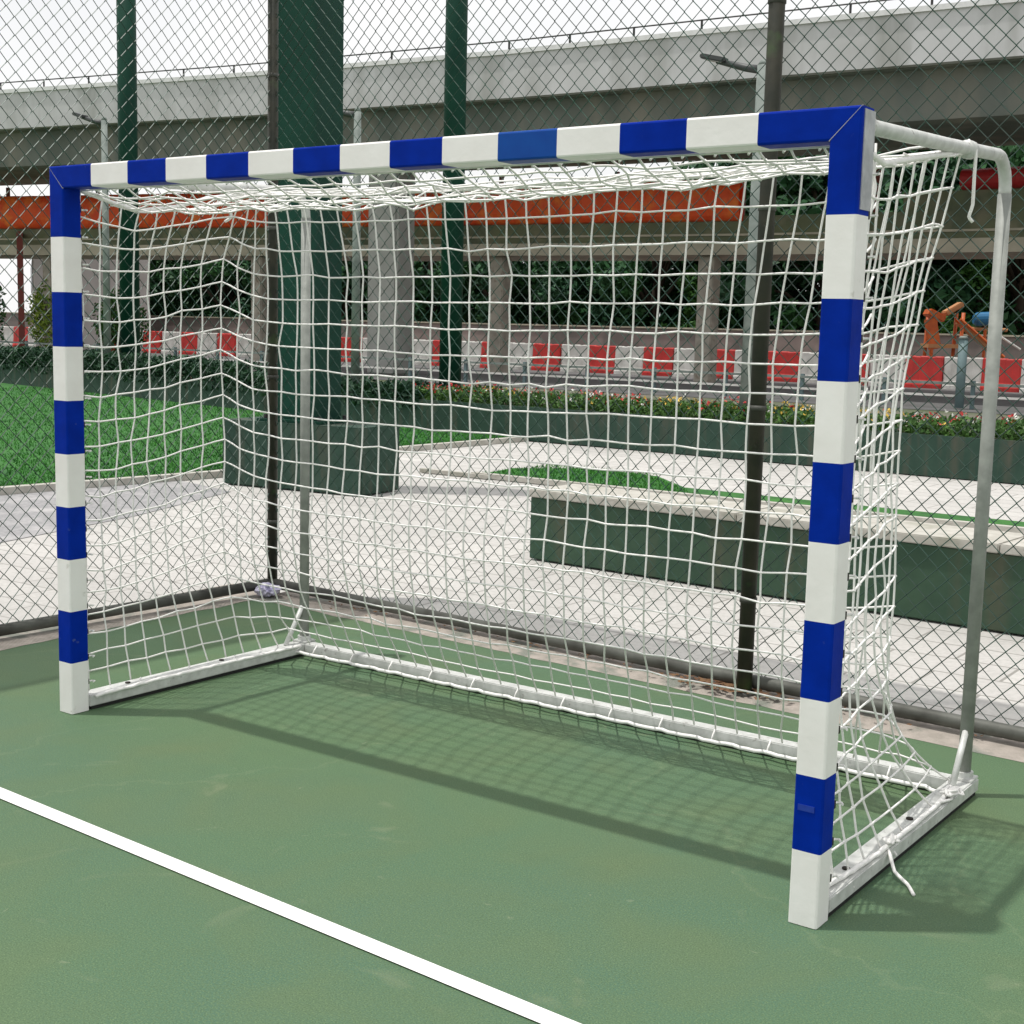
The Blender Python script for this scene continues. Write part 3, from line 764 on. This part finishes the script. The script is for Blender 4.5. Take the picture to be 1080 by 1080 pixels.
# red and white barriers
def barrier_mesh(m):
    b = MB(); L_ = .98; pf = [(-.20, 0), (.20, 0), (.20, .10), (.14, .24), (.10, .90), (.08, .93), (-.08, .93), (-.10, .90), (-.14, .24), (-.20, .10)]
    secs = [(-L_/2, .86), (-L_/2+.05, 1), (-.30, 1), (-.26, .90), (-.12, .90), (-.08, 1), (.08, 1), (.12, .90), (.26, .90), (.30, 1), (L_/2-.05, 1), (L_/2, .86)]
    k = len(pf); vs = []
    for x, s_ in secs: vs += [(x, a*s_, z*(1 if s_ == 1 else .985)+.0) for a, z in pf]
    fs = [(i*k+j, i*k+(j+1) % k, (i+1)*k+(j+1) % k, (i+1)*k+j) for i in range(len(secs)-1) for j in range(k)]
    fs += [tuple(range(k)), tuple((len(secs)-1)*k+j for j in range(k))]
    b.add(vs, fs, m)
    return fix_normals(b.build('traffic_barrier'))
proto = {'red': barrier_mesh('red_plastic'), 'white': barrier_mesh('white_plastic')}
ordn = ['first', 'second', 'third', 'fourth', 'fifth', 'sixth', 'seventh', 'eighth', 'ninth', 'tenth', 'eleventh', 'twelfth', 'thirteenth', 'fourteenth', 'fifteenth', 'sixteenth', 'seventeenth', 'eighteenth', 'nineteenth', 'twentieth', 'twenty-first', 'twenty-second', 'twenty-third', 'twenty-fourth', 'twenty-fifth']
cnt = {'red': 0, 'white': 0}; used = {'red': False, 'white': False}
for k in range(50):
    x = -4.2-1.16*k; y = 38.6+(.0 if x > -22 else (x+22)*.03)
    cname = 'red' if k % 2 else 'white'
    src = proto[cname]
    o = src if not used[cname] else src.copy()
    if used[cname]: COL.objects.link(o)
    used[cname] = True
    o.scale = (1.165, 1.05, 1.05); o.location = (x, y+rg.uniform(-.06, .06), -.03); o.rotation_euler.z = rg.uniform(-.04, .04)
    tag(o, '%s %s plastic road barrier from the right end of the row' % (ordn[cnt[cname]], cname), 'barrier', 'red and white road barriers')
    cnt[cname] += 1
# low guard rail in front of barriers
gr = empty('guard_rail', (-18, 30, 0), 'low pale guard rail on the near side of the road', 'guard rail')
b = MB(); b.box((-28, 27.2, .52), (80, .05, .06), 'lamp_grey'); b.box((-28, 27.2, .25), (80, .05, .05), 'white_plastic'); part(b, 'rail', gr)
for k in range(40):
    b = MB(); b.box((-67+2*k, 27.25, .28), (.08, .08, .62), 'teal'); part(b, 'post', gr)
rp = empty('road_post', (-5.2, 27.0, 0), 'teal painted post standing before the red barrier at right', 'post')
b = MB(); b.tube([(0, 0, 0), (0, 0, 1.5)], .10, 'teal', 12); b.build('shaft', rp, True); b = MB(); b.tube([(0, 0, 1.5), (0, 0, 1.56)], [.12, .07], 'lamp_grey', 12); b.build('cap', rp, True)

# trees
def tree_mesh(seed, m, H_=6.5, Rr=2.6, n=9000, ls=.17, base=.8):
    rg = random.Random(seed)
    t = MB(); t.tube([(0, 0, 0), (.05, .02, 1.2), (.0, .05, 2.6), (.1, 0, 4.2)], [.2, .16, .12, .05], 'bark', 10)
    cl = []
    for k in range(26):
        a = rg.uniform(0, 6.28); z = rg.uniform(base+.4, H_-.5); rad = Rr*math.sin(math.pi*min(.93, max(.12, (z-base+.6)/(H_-base+.6))))*rg.uniform(.25, 1)
        c = Vector((math.cos(a)*rad, math.sin(a)*rad, z)); cl.append((c, rg.uniform(.5, 1.0)))
        t.tube([(0, 0, max(.9, z*.55)), c*.5+Vector((0, 0, z*.42)), c], [.07, .045, .015], 'bark', 6)
    L_ = MB()
    for k in range(n):
        c, r = rg.choice(cl)
        d = Vector((rg.gauss(0, 1), rg.gauss(0, 1), rg.gauss(0, .8))); d = d.normalized()*r*(rg.random()**.45)
        leaf(L_, c+d, ls*rg.uniform(.6, 1.2), m, rg, .5)
    return t, L_
def make_tree(seed, m, label, loc, s, rz, **k):
    root = empty('tree', loc, label, 'tree', 'trees behind the far wall', rz); root.scale = (s, s, s)
    t, L_ = tree_mesh(seed, m, **k); t.build('trunk', root, True); L_.build('crown', root)
    return root
protos = [make_tree(1, 'leaf_shaded', '', (0, 0, 0), 1, 0), make_tree(2, 'leaf_shaded', '', (0, 0, 0), 1, 0), make_tree(5, 'leaf_mid', '', (0, 0, 0), 1, 0)]
spots = [(-63.5, 50.2, 1.1, 0, 'dark tree seen just right of the left goal post, beside the left mast'),
 (-58.5, 49.4, 1.0, 1, 'dark tree seen through the left side net, right of the left mast'),
 (-53.5, 50.2, 1.1, 0, 'dark tree seen through the rear left corner of the net'),
 (-48.5, 49.2, 1.0, 1, 'dark tree showing at the left edge of the wide green column'),
 (-43.5, 48.8, 1.0, 0, 'dark tree showing between the wide green column and the grey viaduct pier'),
 (-38.5, 49.6, 1.1, 1, 'dark tree seen between the viaduct pier and the right mast'),
 (-33.5, 48.6, 1.0, 0, 'dark tree seen behind the first beige column right of the mast'),
 (-29.0, 49.2, 1.1, 1, 'dark tree seen midway between the two beige columns'),
 (-25.2, 48.4, 1.1, 0, 'dark tree seen just left of the second beige column'),
 (-22.6, 47.6, .62, 2, 'small bright green tree seen behind the second beige column'),
 (-21.6, 49.6, 1.45, 1, 'tall dark tree seen behind the fence post right of the second beige column'),
 (-17.6, 48.6, 1.45, 0, 'tall dark tree seen behind the right goal post'),
 (-13.8, 49.4, 1.45, 1, 'tall dark tree seen above the playground frame at right'),
 (-11.4, 47.8, .66, 2, 'small bright green tree seen behind the right rear goal upright'),
 (-10.2, 48.8, 1.45, 0, 'tall dark tree at the right edge of the view')]
usedp = set()
def copy_tree(src):
    r = src.copy(); COL.objects.link(r)
    for ch_ in src.children:
        c = ch_.copy(); COL.objects.link(c); c.parent = r
    return r
for (x, y, s, k, lab) in spots:
    o = protos[k] if k not in usedp else copy_tree(protos[k])
    usedp.add(k)
    o.location = (x, y, -.05); o.scale = (s*1.15, s*1.0, s); o.rotation_euler.z = rg.uniform(0, 6.28); o['label'] = lab
# dense dark shrub belt behind
b = MB()
for k in range(52000):
    x = rg.uniform(-66, 14); hh = (5.6 if x < -27 else 9.0)+1.2*noise.noise(Vector((x*.35, 0, 2)))
    p = Vector((x, 52+rg.random()*1.5, rg.random()*hh)); leaf(b, p, rg.uniform(.16, .34), 'leaf_shaded', rg)
tag(b.build('shrub_belt'), 'dense dark belt of shrubs behind the row of trees', 'shrubs', kind='stuff')

# playground frame beyond the barriers
pg = empty('playground_frame', (-9.9, 40.6, 0), 'orange playground climbing frame with slide and blue drum beyond the barriers', 'playground', rz=R_(35))
b = MB()
for sx in (-.75, .15):
    for sy in (-.35, .35): b.tube([(sx, sy, 0), (sx+.06, sy, 2.3)], .06, 'playorange', 8)
b.build('tower_post', pg, True)
b = MB(); b.box((-.3, 0, 1.25), (1.1, .9, .12), 'playtan'); b.build('platform', pg)
b = MB(); b.box((-.72, -.36, 1.62), (.38, .1, .95), 'playorange', tilt=Matrix.Rotation(R_(-12), 3, 'Y')); b.build('side_panel', pg)
b = MB(); b.box((-.62, -.1, 2.2), (.55, .7, .22), 'playorange', ch=.03, tilt=Matrix.Rotation(R_(24), 3, 'Y')); b.box((.0, .1, 2.42), (.62, .5, .16), 'playtan', ch=.03, tilt=Matrix.Rotation(R_(-32), 3, 'Y')); b.build('canopy_panel', pg)
b = MB(); sw = []
vs = []
for t in range(7):
    q = t/6; x = .1+q*1.45; z = 1.95-q*1.15
    vs += [(x, -.42, z+.14), (x, -.38, z), (x, .05, z), (x, .09, z+.14)]
b.add(vs, [(i*4+j, i*4+j+1, i*4+j+5, i*4+j+4) for i in range(6) for j in range(3)], 'playtan')
b.tube([(.1, -.42, 2.1), (1.55, -.42, .95)], .05, 'playorange', 6); b.tube([(.1, .09, 2.1), (1.55, .09, .95)], .05, 'playorange', 6); b.build('slide', pg)
b = MB(); b.tube([(.9, .5, 2.12), (1.5, .5, 2.16)], .22, 'playblue', 16); b.tube([(.8, .5, 2.12), (.9, .5, 2.12)], [.14, .22], 'playblue', 16); b.build('drum', pg)
b = MB(); b.tube([(.5, .5, 1.82), (1.9, .5, 1.80)], .06, 'playtan', 8); b.tube([(1.2, .5, 0), (1.2, .5, 1.95)], .05, 'playorange', 8); b.build('cross_bar', pg)
b = MB(); b.tube([(1.25, -.2, 1.72), (2.1, -.25, 1.2)], .035, 'white_plastic', 8); b.build('hand_rail', pg)

# pale building, red steel frame and bush far left
hb = empty('pale_building', (-55, 42, 0), 'pale low building seen behind the left goal post', 'building', rz=R_(-35))
b = MB(); b.box((0, 0, 2.9), (17, 5, 5.8), 'hall'); b.build('wall', hb)
b = MB(); b.box((0, 0, 5.95), (18, 6, .25), 'rust'); b.build('roof', hb)
for k in range(6):
    b = MB(); b.box((-6.5+2.6*k, -2.52, 3.4), (1.5, .08, 1.5), 'white_plastic'); wn = b.build('window', hb)
    b = MB(); b.box((-6.5+2.6*k-.37, -2.57, 3.4), (.62, .04, 1.3), 'glass'); b.box((-6.5+2.6*k+.37, -2.57, 3.4), (.62, .04, 1.3), 'glass'); b.build('pane', wn)
sf = empty('gateway', (-43.2, 30.0, 0), 'red brown steel frame with diagonal brace at far left', 'steel frame', rz=R_(-35))
b = MB(); b.box((-.9, 0, 2.2), (.22, .22, 4.4), 'rust'); b.build('upright', sf)
b = MB(); b.box((3.4, 0, 2.2), (.22, .22, 4.4), 'rust'); b.build('upright', sf)
b = MB(); b.tube([(-.8, 0, 2.2), (1.2, 0, 4.3)], .10, 'rust', 8); b.build('brace', sf); b = MB(); b.box((1.25, 0, 4.45), (4.6, .22, .2), 'rust'); b.build('top_beam', sf)
def bush(x, y, h, r, m, label):
    b = MB()
    for k in range(2600):
        d = Vector((rg.gauss(0, 1), rg.gauss(0, 1), rg.gauss(0, 1))).normalized()*(rg.random()**.4)
        q = 1+.3*noise.noise(d*2.5+Vector((x, y, 0)))
        p = Vector((d.x*r*q, d.y*r*q, h/2+d.z*h/2*q)); leaf(b, p, rg.uniform(.05, .12), m, rg)
    root = empty('bush', (x, y, 0), label, 'bush', 'bushes by the road at left'); b.build('foliage', root)
    t = MB()
    for k in range(5):
        a = k*1.26; t.tube([(0, 0, -.03), (math.cos(a)*r*.3, math.sin(a)*r*.3, h*.4), (math.cos(a)*r*.6, math.sin(a)*r*.6, h*.7)], [.05, .035, .015], 'bark', 6)
    t.build('stem', root)
    return root
bush(-40.6, 29.6, 2.9, .95, 'leaf_lime', 'yellow green bush beside the left goal post')
bush(-43.6, 28.4, 3.2, 1.0, 'leaf_mid', 'mid green bush at the far left edge by the steel frame')
bush(-38.2, 30.8, 2.6, 1.0, 'leaf_mid', 'mid green bush just right of the left goal post')

# ------------------------------------------------------------------ camera
camd = bpy.data.cameras.new('camera'); cam = bpy.data.objects.new('camera', camd); COL.objects.link(cam)
yaw, pitch, roll = .6194, -.1335, .0246
f = Vector((-math.sin(yaw)*math.cos(pitch), math.cos(yaw)*math.cos(pitch), math.sin(pitch)))
r0 = Vector((math.cos(yaw), math.sin(yaw), 0)); u0 = r0.cross(f)
r = r0*math.cos(roll)+u0*math.sin(roll); u = u0*math.cos(roll)-r0*math.sin(roll)
Mx = Matrix((r, u, -f)).transposed().to_4x4(); Mx.translation = Vector((4.4041, -3.1989, 1.5126))
cam.matrix_world = Mx
camd.sensor_width = 36; camd.sensor_fit = 'HORIZONTAL'; camd.lens = 48.397
camd.clip_end = 3000; camd.clip_start = .05
sc.camera = cam

# ------------------------------------------------------------------ light
to_sun = Vector((-.365, -.265, 2.02)).normalized()
elev = math.asin(to_sun.z); az = math.atan2(to_sun.x, to_sun.y)
sd = bpy.data.lights.new('sun', 'SUN'); sd.energy = 2.6; sd.angle = R_(.9); sd.color = (1, .965, .91)
so = bpy.data.objects.new('sun', sd); COL.objects.link(so); so.rotation_euler = to_sun.to_track_quat('Z', 'Y').to_euler(); so.location = (0, 0, 20)
w = bpy.data.worlds.new('World'); sc.world = w; w.use_nodes = True
N = w.node_tree.nodes; L = w.node_tree.links
bg = N['Background']; bg.inputs['Strength'].default_value = .1
sky = N.new('ShaderNodeTexSky'); sky.sky_type = 'NISHITA'; sky.sun_disc = False; sky.sun_elevation = elev; sky.sun_rotation = az
sky.dust_density = 4; sky.air_density = 1; sky.ozone_density = 1
tc = N.new('ShaderNodeTexCoord'); nz = N.new('ShaderNodeTexNoise'); nz.inputs['Scale'].default_value = 2.2; nz.inputs['Detail'].default_value = 7; nz.inputs['Distortion'].default_value = .4
L.new(tc.outputs['Generated'], nz.inputs['Vector'])
mr = N.new('ShaderNodeMapRange'); mr.inputs['From Min'].default_value = .3; mr.inputs['From Max'].default_value = .6; mr.inputs['To Min'].default_value = .72; mr.inputs['To Max'].default_value = .97
L.new(nz.outputs['Fac'], mr.inputs['Value'])
mx = N.new('ShaderNodeMix'); mx.data_type = 'RGBA'; L.new(mr.outputs['Result'], mx.inputs['Factor']); L.new(sky.outputs['Color'], mx.inputs['A']); mx.inputs['B'].default_value = (10.0, 9.95, 9.9, 1)
L.new(mx.outputs['Result'], bg.inputs['Color'])

sc.view_settings.view_transform = 'Standard'; sc.view_settings.look = 'None'; sc.view_settings.gamma = 1; sc.view_settings.exposure = .12
sc.render.resolution_x = 1024; sc.render.resolution_y = 1024
sc.render.engine = 'CYCLES'
